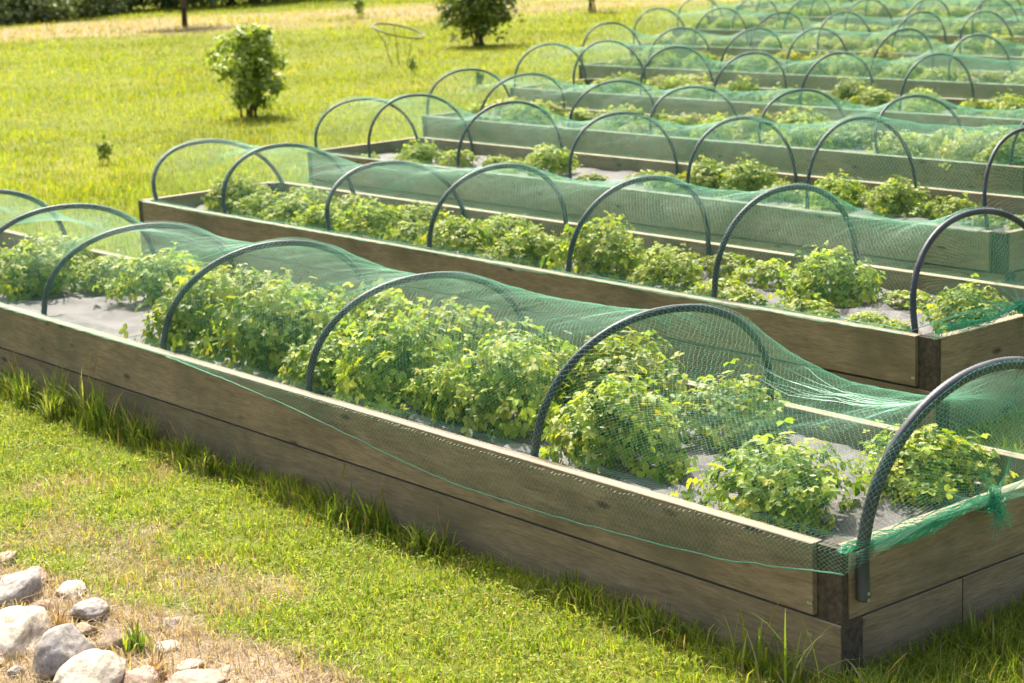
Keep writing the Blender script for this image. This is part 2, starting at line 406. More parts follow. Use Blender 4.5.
# ---------------------------------------------------------------- nets
def build_net(k, w, rad, wrinkle, edge_z, sags, name='garden_net', jit=0.0, end_knot=None):
    """diamond mesh net of real threads draped over the hoops of bed k (bed-local y, world x)"""
    hs = list(HOOPS[k]); hh = list(HH[k])
    ln_ = list(LEAN[k])
    if k == 0: hs.append(0.03); hh.append(0.464); ln_.append(0.06)
    x0 = hs[0]-0.05; x1 = hs[-1]
    hs_a = np.array(hs)
    def hgt(x):
        """ridge height and sag fraction"""
        i = np.clip(np.searchsorted(hs_a, x)-1, 0, len(hs)-2)
        t = np.clip((x-hs_a[i])/(hs_a[i+1]-hs_a[i]), 0, 1)
        H = np.array(hh)[i]*(1-t)+np.array(hh)[i+1]*t
        s = np.array(sags)[i]*(4*t*(1-t))**0.85
        return H, s
    # parameter s in [0,1]: skirt outside near board, arch, skirt outside the far board
    nphi = 160
    ph = np.linspace(0, PI, nphi)
    ref = np.concatenate([[(-0.02, -0.12), (-0.02, -0.06), (-0.012, 0.006)], np.stack([0.6-0.545*np.cos(ph), 0.004+0.46*np.sin(ph)**0.92], 1)[2:-2], [(BW+0.012, 0.006), (BW+0.02, -0.06), (BW+0.02, -0.12)]])
    d = np.concatenate([[0], np.cumsum(np.hypot(*np.diff(ref, axis=0).T))]); LEN = d[-1]
    kidx = np.concatenate([[0, .5, 1], np.linspace(1, 2, nphi)[2:-2], [2, 2.5, 3]])  # 0..1 near skirt, 1..2 arch, 2..3 far skirt
    def S(x, s):
        u = np.interp(s*LEN, d, kidx)
        H, sg = hgt(x)
        a = np.clip(u-1, 0, 1)*PI
        ca, sa = np.cos(a), np.sin(a)
        hz = H+0.016-sg*np.clip(sa, 0, 1)**0.6
        half = 0.545-0.25*sg*sa
        y = 0.6-half*np.sign(ca)*np.abs(ca)**0.94-np.where((u >= 1) & (u <= 2), 0, 0)
        z = 0.006+hz*np.clip(sa, 0, 1)**0.92
        ez = edge_z(x)
        y = np.where(u < 1, -0.012-0.012*(1-u)+0.067*np.clip(u*8-7, 0, 1), y)
        z = np.where(u < 1, 0.006+(ez-0.006)*(1-u), z)
        y = np.where(u > 2, BW+0.012+0.012*(u-2)-0.067*np.clip(1-(u-2)*8, 0, 1), y)
        z = np.where(u > 2, 0.006-0.10*(u-2), z)
        wr = wrinkle*(vnoise(x*2.2, s*5, 1.3, k)-0.5)*np.clip(sa*1.5, 0, 1)
        y = y+wr*0.7*np.cos(a); z = z+wr+wrinkle*0.35*(vnoise(x*9, s*3+x*2, 1.5, k+5)-0.5)*np.clip(sg*14+0.2, 0, 1)
        xx = x+np.interp(x, hs_a, ln_)*np.clip(z/0.45, 0, 1.1)+SKEW[k]*y/BW*np.clip(-x/1.2, 0, 1)
        return xx, y, z
    NX = int((x1-x0)/w); NJ = int(LEN/(w/2)); NJ += NJ % 2
    capn = 0
    if end_knot is not None: capn = int(0.62/w)     # gathered end: rows run on from the last hoop to the knot
    I, J = np.meshgrid(np.arange(NX+capn+1), np.arange(NJ+1), indexing='ij')
    xr = (I+0.5*(J % 2))*w
    rg = np.random.RandomState(k+3)
    xr = xr+rg.normal(0, jit, xr.shape); sr = J/NJ+rg.normal(0, jit/LEN, xr.shape)*(J > 0)*(J < NJ)
    xs = x0+xr
    over = np.clip((xs-x1)/(capn*w+1e-9), 0, 1) if capn else np.zeros_like(xs)
    x_, y_, z_ = S(np.minimum(xs, x1-1e-4), sr)
    if capn:
        K = np.array(end_knot); t = over
        tt = t**0.9
        yk, zk, xk = K[1]+0.018*np.sin(sr*40), K[2]+0.02*np.cos(sr*31), K[0]
        # near part runs low along the end board top before the knot
        lean = np.where(z_ > 0, 0.09*z_/0.47, 0) if k == 0 else 0
        xa = x_+(0.02 if k == 0 else 0)+lean*0
        x_ = xa*(1-tt)+xk*tt+0.02*np.sin(t*PI)
        y_ = y_*(1-tt)+yk*tt
        z_ = z_*(1-tt)+zk*tt-0.06*np.sin(t*PI)*np.clip(z_*3, 0, 1)
        z_ = np.where((t > 0) & (sr < 0.12), z_+0.03*np.sin(t*PI), z_)
    Pn = np.stack([x_, y_+BY[k], z_], -1)
    # edges
    ni, nj = I.shape
    idx = np.arange(ni*nj).reshape(ni, nj)
    E = [np.stack([idx[:, :-1].ravel(), idx[:, 1:].ravel()], 1)]
    ev = idx[1:, 0:-1:2].ravel(), idx[:-1, 1::2].ravel()          # even j node (i) to odd j node (i-1)
    E.append(np.stack(ev, 1))
    od = idx[:-1, 1:-1:2].ravel(), idx[1:, 2::2].ravel()
    E.append(np.stack(od, 1))
    E = np.concatenate(E); P = Pn.reshape(-1, 3)
    A, B = P[E[:, 0]], P[E[:, 1]]
    t = B-A; ln = np.linalg.norm(t, axis=1); ok = ln > 0.0015; A, B, t, ln = A[ok], B[ok], t[ok], ln[ok]; t /= ln[:, None]
    r = np.cross(t, np.array([0.3, 0.2, 0.93])); r /= np.linalg.norm(r, axis=1)[:, None]; q = np.cross(t, r)
    rings = []
    for a in range(3):
        o = (r*math.cos(a*2.0944)+q*math.sin(a*2.0944))*rad; rings.append(A+o)
    for a in range(3):
        o = (r*math.cos(a*2.0944)+q*math.sin(a*2.0944))*rad; rings.append(B+o)
    Vv = np.stack(rings, 1).reshape(-1, 3); n = len(A); b0 = np.arange(n)*6
    Fq = np.concatenate([np.stack([b0+a, b0+(a+1) % 3, b0+3+(a+1) % 3, b0+3+a], 1) for a in range(3)])
    me = np_mesh(name, Vv, Fq)
    o = link(name, me, M_NET)
    def curve(jj):
        return [tuple(Pn[i, jj]) for i in range(0, NX+1, 2)]
    return o, curve, NJ, Pn, NX

def edge0(x):
    xs = [-9, -5, -4.0, -3.5, -3.0, -2.55, -2.2, -1.8, -1.3, -0.9, -0.5, -0.2, 0.2]
    zs = [0.005, 0.005, 0.004, -0.02, -0.055, -0.10, -0.14, -0.165, -0.165, -0.15, -0.13, -0.09, -0.03]
    return np.interp(x, xs, zs)
def edge_in(x): return 0.004-0.012*np.clip(vnoise(x, x*0, 1.5, 9)-0.55, 0, 1)*4
net, curve, NJ, Pn, NX = build_net(0, 0.022, 0.00036, 0.035, edge0, [0.16, 0.15, 0.10, 0.07, 0.07, 0.08, 0.26], jit=0.0016, end_knot=(0.035, 0.69, 0.012))
tag(net, 'green mesh netting over the nearest bed, knotted at its right end', 'netting', 'green nets draped over the hoops')
m = MB(); m.tube([(a, b-0.002, c) for a, b, c in curve(0) if a > -4.0], 0.0026, 5); link('edge_cord', m.mesh('edge_cord', True), M_NET, net)
m = MB(); m.tube([(a, b+0.002, c) for a, b, c in curve(-1)], 0.0022, 5); link('edge_cord', m.mesh('edge_cord', True), M_NET, net)
M_KNOT = leafy('bunched_net', 0.4, 0.45, 0.4, objvar=False, tcol=(1, 1, 1))
def knot(parent, kx, ky, kz, seed, run, yb=0.0):
    """gathered bunch of net along the end board's top, a knot and its frayed tail"""
    rg = random.Random(seed); m = MB()
    for i in range(run):                        # bunched folds lying over the board's top edge
        y0 = rg.uniform(-0.01, 0.25)*rg.random()+0.0; pts = []; ph = rg.uniform(0, 6); am = rg.uniform(0.004, 0.016)
        spread = rg.uniform(0, 1)
        for j in range(26):
            t = j/25; y = y0+(ky-y0)*t
            zz = 0.012+0.018*rg.random()*0-0.05*spread*math.sin(PI*min(1, t*1.15))*(1-0.15*t)+am*math.sin(ph+t*23)*(1-t*0.6)
            xx = 0.012+0.012*spread+0.004*math.sin(ph+t*31)+(-0.03*(1-spread)*(1-spread) if zz > 0.006 else 0)
            pts.append((kx-0.035+xx, y, kz-0.012+zz*(1.0) if j else -0.004))
        m.tube(pts, 0.0011, 3, False)
    for i in range(46):                                # the knot: loops of thread
        c = Vector((kx+rg.gauss(0, 0.008), ky+rg.gauss(0, 0.012), kz-0.008+rg.gauss(0, 0.012))); r = rg.uniform(0.012, 0.032)
        a = Vector((rg.gauss(0, 1), rg.gauss(0, 1), rg.gauss(0, 1))).normalized(); b_ = a.orthogonal().normalized(); c2 = a.cross(b_)
        m.tube([c+(b_*math.cos(2*PI*j/12)+c2*math.sin(2*PI*j/12)*0.6)*r for j in range(13)], 0.0016, 4, False)
    for i in range(44):                                # tail
        dx, dy = rg.uniform(0.01, 0.03), rg.gauss(0.025, 0.028); Lh = rg.uniform(0.04, 0.12); pts = []
        for j in range(8):
            t = j/7; pts.append((kx+dx*math.sin(t*1.6)+0.003*math.sin(t*9+i), ky+dy*t+0.006*math.sin(t*7+i*2), kz-0.01-Lh*t**1.15))
        m.tube(pts, 0.0009, 3, False)
    for i in range(12):                                # short ends standing up
        a = rg.uniform(-1.2, 1.2); Lh = rg.uniform(0.03, 0.08)
        m.tube([(kx-0.03*t*Lh, ky+math.sin(a)*Lh*t, kz+math.cos(a)*Lh*t) for t in (0, .35, .7, 1)], 0.0009, 3, False)
    for q_ in m.c: q_[:] = (0.09, 0.52, 0.30)
    return link('knot', m.mesh('knot'), M_KNOT, parent, (0, yb, 0))
fm = MB(); fr = random.Random(8)
for q_ in range(15):                                # pulled folds where the net sags low beside the last hoop
    ia = int(NX*fr.uniform(0.86, 0.93)); ib = int(NX*fr.uniform(0.97, 1.0)); ja = NJ*fr.uniform(0.50, 0.66); jb = NJ*fr.uniform(0.52, 0.60)
    pts = []
    for i_ in range(ia, ib, 3):
        t_ = (i_-ia)/(ib-ia); j_ = int(ja*(1-t_)+jb*t_+1.5*math.sin(t_*9+q_)); p_ = Pn[i_, j_]; pts.append((p_[0], p_[1], p_[2]+0.002))
    if len(pts) > 4: fm.tube(pts, [0.0003+0.0009*math.sin(PI*t_/(len(pts)-1)) for t_ in range(len(pts))], 3, False)
link('fold', fm.mesh('fold'), M_NET, net)
knot(net, 0.035, 0.69, 0.012, 1, 44)
net, curve, NJ, Pn, NX = build_net(1, 0.024, 0.00040, 0.035, edge_in, [0.05, 0.09, 0.06, 0.08, 0.07, 0.13], jit=0.0018, end_knot=(-1.58, 0.62, 0.05))
tag(net, 'green mesh netting over the second bed from the camera', 'netting', 'green nets draped over the hoops')
m = MB(); m.tube([(a, b+0.072, c+0.004) for a, b, c in curve(0)], 0.0024, 5); link('edge_cord', m.mesh('edge_cord', True), M_NET, net)
knot(net, -1.56, 0.62, 0.05, 2, 26, 2.41)
for k in range(2, 10):
    far = k > 4
    net, curve, NJ, Pn, NX = build_net(k, 0.030 if not far else 0.045, 0.00050 if not far else 0.00072, 0.055, edge_in,
                                       [0.04+0.12*(((q_*7+k*5) % 9)/8.0) for q_ in range(6)], jit=0.002, end_knot=(BR[k]-0.02, 0.6, 0.03))
    tag(net, 'green mesh netting over the %s bed from the camera' % ORD[k], 'netting', 'green nets draped over the hoops')

# ---------------------------------------------------------------- plants in the beds
def leaf_cloud(seed, n, R, H, size, cols, flower=0.0, droop=0.5, spiky=0.0):
    """mound of trifoliate toothed leaves"""
    rg = np.random.RandomState(seed); V = []; Fq = []; Ft = []; C = []; base = 0
    # leaflet outline in (u along, v across); folded on the midrib, two teeth on each side
    out = np.array([(0, 0, 0), (0.30, 0.34, .10), (0.52, 0.30, .06), (0.64, 0.40, .10), (0.88, 0.18, 0.02), (1.0, 0, -0.06),
                    (0.88, -0.18, 0.02), (0.64, -0.40, .10), (0.52, -0.30, .06), (0.30, -0.34, .10), (0.5, 0, 0)])
    tris = [(0, 10, 1), (1, 10, 2), (2, 10, 3), (3, 10, 4), (4, 10, 5), (5, 10, 6), (6, 10, 7), (7, 10, 8), (8, 10, 9), (9, 10, 0)]
    for i in range(n):
        th = rg.uniform(0, 2*PI); q = rg.uniform(0, 1); el = math.asin(q**0.8)*0.98
        sh = 1-0.45*rg.rand()**1.8 if rg.rand() > 0.06 else rg.uniform(1.0, 1.25)
        lump = 1+0.24*math.sin(th*3+seed)+0.16*math.sin(th*5+seed*2)+0.1*math.sin(el*7+th*2+seed)
        rr_ = R*lump*math.cos(el)*sh; z = H*math.sin(el)*sh*(1+0.25*rg.rand()*spiky)+0.02
        c = Vector((rr_*math.cos(th), rr_*math.sin(th), z))
        nrm = Vector((math.cos(th)*math.cos(el)*0.75+rg.normal(0, .5), math.sin(th)*math.cos(el)*0.75+rg.normal(0, .5), 0.35+math.sin(el)+rg.normal(0, .25))).normalized()
        tdir = Vector((math.cos(th), math.sin(th), -droop*rg.rand())); tdir = (tdir-nrm*tdir.dot(nrm))
        if tdir.length < 0.1: tdir = nrm.orthogonal()
        tdir.normalize(); ang0 = rg.normal(0, .7); bt = nrm.cross(tdir)
        s = size*rg.uniform(0.45, 1.35); col = np.array(cols[rg.choice(len(cols), p=None)])*rg.uniform(0.75, 1.2)
        if rg.rand() < 0.012: col = np.array((0.42, 0.36, 0.03))
        for da in (-1.15, 0, 1.15):
            a = ang0+da; d = tdir*math.cos(a)+bt*math.sin(a); e = nrm.cross(d)
            cc = col*rg.uniform(0.9, 1.1); sl = s*(1 if da == 0 else 0.88); curl = rg.uniform(-0.1, 0.35)
            for (u, v, w) in out:
                V.append(c+d*(u*sl+0.004)+e*(v*0.88*sl)+nrm*((w*1.3-curl*u*u)*sl))
            C += [cc]*11; Ft += [(a_+base, b_+base, c_+base) for a_, b_, c_ in tris]; base += 11
    for i in range(int(n*flower)):
        th = rg.uniform(0, 2*PI); el = math.asin(rg.uniform(0.2, 1)); c = Vector((R*math.cos(el)*math.cos(th), R*math.cos(el)*math.sin(th), H*math.sin(el)+0.025))
        r = rg.uniform(0.008, 0.013)
        for j in range(6):
            V.append(c+Vector((math.cos(j*1.047)*r, math.sin(j*1.047)*r, 0)))
        C += [np.array((0.75, 0.72, 0.62))]*6; Ft += [(base, base+1, base+2), (base, base+2, base+3), (base, base+3, base+4), (base, base+4, base+5)]; base += 6
    return np_mesh('foliage', [tuple(v) for v in V], np.array(Ft), False, np.array(C))
GREENS = [(0.29, 0.39, 0.05), (0.38, 0.47, 0.065), (0.12, 0.20, 0.03), (0.20, 0.28, 0.035), (0.48, 0.50, 0.06), (0.31, 0.37, 0.06), (0.44, 0.46, 0.13)]
YEL = [(0.38, 0.40, 0.06), (0.32, 0.37, 0.05), (0.42, 0.36, 0.10), (0.24, 0.29, 0.05)]
BIG = [leaf_cloud(s, 820, 1.0*0.24, 0.215, 0.033, GREENS if s % 2 else GREENS[:5], 0.012, spiky=1.0) for s in range(6)]
SML = [leaf_cloud(20+s, 260, 0.19, 0.15, 0.036, GREENS, 0.03) for s in range(4)]
YELM = [leaf_cloud(30+s, 520, 0.20, 0.20, 0.034, YEL, 0.02, spiky=1.0) for s in range(2)]
def stems(seed, R, H):
    rg = random.Random(seed); m = MB()
    for i in range(16):
        th = rg.uniform(0, 2*PI); r = R*rg.uniform(0.5, 0.95); h = H*rg.uniform(0.5, 0.95)
        m.tube([(0.01*math.cos(th), 0.01*math.sin(th), -0.03), (r*0.45*math.cos(th), r*0.45*math.sin(th), h*0.75), (r*math.cos(th), r*math.sin(th), h)], 0.0018, 4, False, (0.22, 0.20, 0.07))
    return m.mesh('stem')
STEM = stems(3, 0.2, 0.18)
def plant(x, y, r, proto, r0, hs, label, rz, z=-0.10):
    o = empty('strawberry_plant', (x, y, z), rz); s = r/r0
    o.scale = (s, s, s*hs)
    link('foliage', proto, M_LEAF, o); link('stem', STEM, M_GRASS, o)
    tag(o, label, 'plant', 'leafy plants growing in the raised beds'); return o
P1 = [(-6.5, 0.54, .25, 1), (-6.26, 0.90, .2, .9), (-5.72, 0.97, .25, 1), (-4.43, 0.45, .28, 1.05), (-3.79, 0.46, .29, 1.1), (-4.85, 0.95, .25, 1), (-4.3, 0.92, .25, 1),
      (-3.28, 0.42, .22, .9), (-2.87, 0.46, .27, 1.15), (-3.75, 0.95, .26, 1.1), (-2.16, 0.50, .27, 1.1), (-3.15, 0.93, .27, 1.05), (-2.55, 0.90, .24, 1.1), (-1.42, 0.42, .25, 1.1),
      (-2.0, 0.93, .27, 1.1), (-1.35, 0.92, .22, 1.1), (-0.56, 0.34, .24, .95), (-0.44, 0.93, .22, .9), (-7.1, .45, .25, 1), (-7.0, .95, .22, 1), (-7.9, .6, .22, 1), (-5.25, .95, .2, 1), (-2.5, .45, .18, 1), (-3.6, .62, .2, 1.1), (-1.72, .70, .2, .95)]
P1 = [(a, b, c*0.98, d*(1.04 if b < 0.7 else 0.90)) for a, b, c, d in P1]
P2 = [(-8.16, 2.86, .2, .9), (-7.26, 2.8, .2, .9), (-6.85, 2.75, .19, .9), (-6.39, 2.82, .21, 1), (-5.42, 2.75, .20, 1.1), (-4.8, 2.78, .21, 1), (-4.19, 2.80, .23, 1), (-3.63, 2.80, .19, .95), (-3.23, 2.75, .15, .9),
      (-2.55, 2.66, .16, .8), (-2.84, 3.16, .23, 1.0), (-3.4, 3.26, .16, .9), (-1.95, 2.57, .12, .7), (-1.9, 3.06, .17, 1.1), (-7.16, 3.22, .17, .9), (-6.55, 3.3, .17, .8), (-4.21, 3.3, .16, .8), (-3.75, 3.3, .15, .9),
      (-4.82, 3.25, .13, .8), (-5.6, 3.25, .17, .9), (-7.8, 3.25, .17, .9), (-7.7, 2.8, .19, .9), (-8.0, 3.15, .16, .9), (-5.9, 2.8, .17, .9), (-8.4, 3.2, .15, .8), (-6.0, 3.2, .15, .9), (-2.25, 2.75, .12, .7), (-3.05, 2.72, .14, .8), (-2.45, 3.3, .13, .6), (-5.1, 3.2, .14, .8), (-4.5, 3.25, .14, .8), (-3.95, 2.95, .12, .8), (-3.45, 2.85, .12, .7), (-5.1, 2.75, .13, .8)]
P3 = [(-9.6, 5.05, .12, .8), (-9.23, 5.3, .17, .9), (-8.86, 5.4, .16, .9), (-8.2, 5.5, .13, .7), (-7.75, 5.45, .2, 1), (-7.1, 5.3, .12, .7), (-6.5, 5.5, .14, .8), (-6.12, 5.55, .19, 1), (-5.72, 5.55, .2, 1.05), (-5.35, 5.5, .15, .8),
      (-4.85, 5.5, .18, 1), (-4.36, 5.5, .19, 1), (-3.98, 5.55, .16, .9), (-3.6, 5.45, .12, .8), (-9.0, 4.98, .13, .7), (-7.2, 4.98, .13, .7), (-4.7, 5.0, .14, .7), (-5.05, 5.6, .14, .9), (-5.55, 5.65, .13, .8), (-4.6, 5.6, .14, .9), (-4.15, 5.5, .12, .7), (-6.3, 5.45, .12, .8), (-6.8, 5.6, .13, .7), (-8.5, 5.55, .12, .8), (-8.0, 5.2, .1, .7), (-3.35, 5.5, .11, .8)]
P2 = [(a, b, c, d*0.95+(0.3 if (i*7) % 6 == 0 else 0)) for i, (a, b, c, d) in enumerate(P2)]
lists = [P1, P2, P3]
rg = random.Random(11)
for k in range(3, 10):
    L = []
    for row, yy in ((0, 0.34), (1, 0.86)):
        x = BL[k]+rg.uniform(0.3, 0.6)
        while x < BR[k]-0.3:
            if rg.random() < 0.88:
                L.append((x, BY[k]+yy+rg.uniform(-.05, .05), rg.uniform(.15, .26), rg.uniform(.6, 1.1)))
            x += rg.uniform(0.34, 0.62)
    lists.append(L)
for k, L in enumerate(lists):
    for row in (0, 1):
        sub = sorted([p for p in L if (p[1]-BY[k] > 0.66) == bool(row)])
        for i, (x, y, r, hs) in enumerate(sub):
            where = 'near row' if row == 0 else 'far row'
            if k == 1 and abs(x+2.88) < .01: pr, r0, look = YELM[0], 0.20, 'tall yellowing leafy plant'
            elif k > 2 and rg.random() < .25: pr, r0, look = YELM[1], 0.20, 'yellowish leafy plant'
            elif r < 0.165: pr, r0, look = rg.choice(SML), 0.19, 'small leafy plant'
            else: pr, r0, look = rg.choice(BIG), 0.24, 'bushy green leafy plant'
            n = (ORD+['thirteenth', 'fourteenth', 'fifteenth', 'sixteenth', 'seventeenth', 'eighteenth', 'nineteenth', 'twentieth'])[i]
            bed = 'front bed' if k == 0 else '%s bed' % ORD[k]
            plant(x, y, r, pr, r0, hs, '%s, %s from the left in the %s of the %s' % (look, n, where, bed), rg.uniform(0, 6.28))

# ---------------------------------------------------------------- lawn grass
def blades(pos, h, w, col, lean=0.6, seed=0, seg=2):
    rg = np.random.RandomState(seed); n = len(pos)
    th = rg.uniform(0, 2*PI, n); ph = rg.uniform(0, 2*PI, n); ln = np.abs(rg.normal(0, lean, n))
    side = np.stack([np.cos(th), np.sin(th), 0*th], 1)*w[:, None]/2
    dirn = np.stack([np.cos(ph), np.sin(ph), 0*th], 1)
    b = pos; mid = b+np.stack([dirn[:, 0]*h*ln*0.3, dirn[:, 1]*h*ln*0.3, h*0.6], 1)
    tip = b+np.stack([dirn[:, 0]*h*ln, dirn[:, 1]*h*ln, h/np.sqrt(1+0.5*ln**2)], 1)
    V = np.stack([b-side, b+side, mid+side*0.85, mid-side*0.85, tip], 1).reshape(-1, 3)
    i0 = np.arange(n)*5
    Fq = np.stack([i0, i0+1, i0+2, i0+3], 1); Ft = np.stack([i0+3, i0+2, i0+4], 1)
    return V, Fq, Ft, np.repeat(col, 5, 0)
def in_bed(x, y, mg=0.0):
    r = np.zeros(len(x), bool)
    for k in range(10): r |= (x > BL[k]-mg) & (x < BR[k]+mg) & (y > BY[k]-mg) & (y < BY[k]+BW+mg)
    return r
def in_view(x, y, m=60):
    c = np.array(CAM); P = np.stack([x, y, np.full_like(x, G)], 1)-c
    z = P@np.array(fw); u = 512+F_PX*(P@np.array(rr))/z; v = 341.5-F_PX*(P@np.array(uu))/z
    return (z > 1) & (u > -m*6) & (u < 1024+m*6) & (v < 683+m*3) & (v > -m)
def gcol(n, rg, dry):
    pal = np.array([(0.26, 0.34, 0.035), (0.36, 0.42, 0.04), (0.18, 0.27, 0.035), (0.44, 0.45, 0.06), (0.30, 0.38, 0.05)])
    c = pal[rg.randint(0, 5, n)]*rg.uniform(0.75, 1.2, n)[:, None]
    dp = np.array([(0.50, 0.38, 0.20), (0.58, 0.46, 0.26), (0.38, 0.26, 0.13)])
    isd = rg.rand(n) < np.clip(dry*1.1+0.10, 0, 1)
    c[isd] = (dp[rg.randint(0, 3, n)]*rg.uniform(0.7, 1.15, n)[:, None])[isd]
    return c
rgn = np.random.RandomState(2)
parts = []
# foreground lawn
n = 300000
x = rgn.uniform(-8.5, 1.8, n); y = rgn.uniform(-2.3, 0.9, n)
clump = vnoise(x, y, 7, 6); keep = (rgn.rand(n) < 0.35+1.0*clump**1.5) & ~in_bed(x, y, 0.0) & in_view(x, y, 30)
x, y = x[keep], y[keep]; dry = dryness(x, y); keep = rgn.rand(len(x)) < 1-0.75*dry; x, y, dry = x[keep], y[keep], dry[keep]
cl = vnoise(x, y, 7, 6)
h = (0.018+0.036*cl)*rgn.uniform(0.5, 1.5, len(x)); w = rgn.uniform(0.0025, 0.0065, len(x))
parts.append(blades(np.stack([x, y, gz(x, y)-0.004], 1), h, w, gcol(len(x), rgn, dry), 1.1, 1))
# growth along the foot of the nearest boards, longer
n = 9000
x = rgn.uniform(-8.6, 0.25, n); y = -np.abs(rgn.normal(0, 0.07, n))-0.005
cl = vnoise(x, y*0, 2.2, 8); keep = rgn.rand(n) < np.clip((cl-0.25)*2.2, 0.05, 1); x, y, cl = x[keep], y[keep], cl[keep]
h = (0.05+0.12*cl**2)*rgn.uniform(0.5, 1.4, len(x)); w = rgn.uniform(0.003, 0.007, len(x))
parts.append(blades(np.stack([x, y, gz(x, y)], 1), h, w, gcol(len(x), rgn, x*0)*0.9, 0.7, 2))
n = 6000
x = 0.01+np.abs(rgn.normal(0, 0.25, n)); y = rgn.uniform(-0.1, 1.3, n); keep = ~in_bed(x, y); x, y = x[keep], y[keep]
parts.append(blades(np.stack([x, y, gz(x, y)], 1), rgn.uniform(0.04, 0.13, len(x)), rgn.uniform(0.003, 0.006, len(x)), gcol(len(x), rgn, x*0)*0.85, 0.8, 3))
# paths between the beds
n = 60000
x = rgn.uniform(-13, 2.5, n); y = rgn.uniform(1.2, 7.0, n); keep = ~in_bed(x, y) & in_view(x, y, 30); x, y = x[keep], y[keep]
parts.append(blades(np.stack([x, y, gz(x, y)], 1), rgn.uniform(0.03, 0.09, len(x)), rgn.uniform(0.004, 0.009, len(x)), gcol(len(x), rgn, x*0), 0.8, 4))
# lawn beyond, thinning with distance while blades gather to tufts
n = 420000
ang = YAW+rgn.uniform(-0.36, 0.36, n); d = 8.5*np.exp(rgn.uniform(0, math.log(75/8.5), n))
x = CAM.x+d*np.cos(ang); y = CAM.y+d*np.sin(ang)
keep = ~in_bed(x, y, 0.0) & in_view(x, y, 20) & ((y > 1.3) | (x < BL[0])); x, y, d = x[keep], y[keep], d[keep]
dry = dryness(x, y); keep = rgn.rand(len(x)) < (1-0.8*dry)*np.clip(0.4+1.2*vnoise(x, y, 1.2, 12), 0, 1); x, y, d, dry = x[keep], y[keep], d[keep], dry[keep]
sc_ = (d/9)**0.75
big = np.clip((vnoise(x, y, 0.8, 14)-0.45)*3, 0, 1)*0.6
h = (0.03+0.04*big)*sc_**0.6*rgn.uniform(0.6, 1.4, len(x)); w = 0.0045*sc_*rgn.uniform(0.6, 1.4, len(x))
tint = (0.62+0.42*vnoise(x, y, 0.35, 15))*np.where(vnoise(x, y, 2.2, 16)*0.6+vnoise(x, y, 0.25, 17)*0.4 > 0.57, 0.72, 1.0)
parts.append(blades(np.stack([x, y, gz(x, y)-0.005], 1), h, w, gcol(len(x), rgn, dry*0.8-0.05)*tint[:, None]*np.array((1.22, 1.14, 0.45)), 1.0, 5))
Vs, Qs, Ts, Cs = [], [], [], []; b0 = 0
for (v, q, t, c) in parts: Vs.append(v); Qs.append(q+b0); Ts.append(t+b0); Cs.append(c); b0 += len(v)
tag(link('grass', np_mesh('grass', np.concatenate(Vs), [np.concatenate(Qs), np.concatenate(Ts)], False, np.concatenate(Cs)), M_GRASS),
    'bright green lawn grass growing around the raised beds', 'grass', None, 'stuff')

# broad-leaved ground cover (clover-like) in the foreground
def ground_leaves(n, seed):
    rg = np.random.RandomState(seed)
    x = rg.uniform(-7.5, 1.0, n); y = rg.uniform(-2.0, -0.02, n); keep = in_view(x, y, 20) & (rg.rand(n) > dryness(x, y)) & (vnoise(x, y, 4, 21) > 0.42); x, y = x[keep], y[keep]; n = len(x)
    a = rg.uniform(0, 2*PI, n); s = rg.uniform(0.004, 0.0095, n); z = gz(x, y)+rg.uniform(0.012, 0.045, n); tl = rg.normal(0, .5, n); tb = rg.normal(0, .5, n)
    V = []
    for (u, v) in ((0, 0), (0.6, 0.55), (1.3, 0.4), (1.6, 0), (1.3, -0.4), (0.6, -0.55)):
        dx = (u*np.cos(a)-v*np.sin(a))*s; dy = (u*np.sin(a)+v*np.cos(a))*s; V.append(np.stack([x+dx, y+dy, z+tl*dx+tb*dy], 1))
    V = np.stack(V, 1).reshape(-1, 3); i0 = np.arange(n)*6
    F = np.concatenate([np.stack([i0, i0+1, i0+2, i0+3], 1), np.stack([i0, i0+3, i0+4, i0+5], 1)])
    return V, F, np.repeat(gcol(n, rg, x*0-0.05), 6, 0)
v, f, c = ground_leaves(60000, 5)
tag(link('clover', np_mesh('clover', v, f, False, c), M_GRASS), 'small broad leaves mixed through the foreground lawn', 'clover', None, 'stuff')

# dry straw on the bare verge
n = 26000
x = rgn.uniform(-4.2, -0.2, n); y = rgn.uniform(-2.3, -0.7, n); dry = dryness(x, y); keep = (rgn.rand(n) < dry) & in_view(x, y, 30); x, y = x[keep], y[keep]
pal = np.array([(0.48, 0.38, 0.22), (0.56, 0.48, 0.33), (0.32, 0.22, 0.12), (0.38, 0.29, 0.15)])
v, q, t, c = blades(np.stack([x, y, gz(x, y)], 1), rgn.uniform(0.015, 0.06, len(x)), rgn.uniform(0.0015, 0.004, len(x)), pal[rgn.randint(0, 4, len(x))]*rgn.uniform(.7, 1.1, len(x))[:, None], 1.8, 6)
tag(link('dry_straw', np_mesh('straw', v, [q, t], False, c), M_DRY), 'dry brown straw on the bare earth around the stones', 'straw', None, 'stuff')

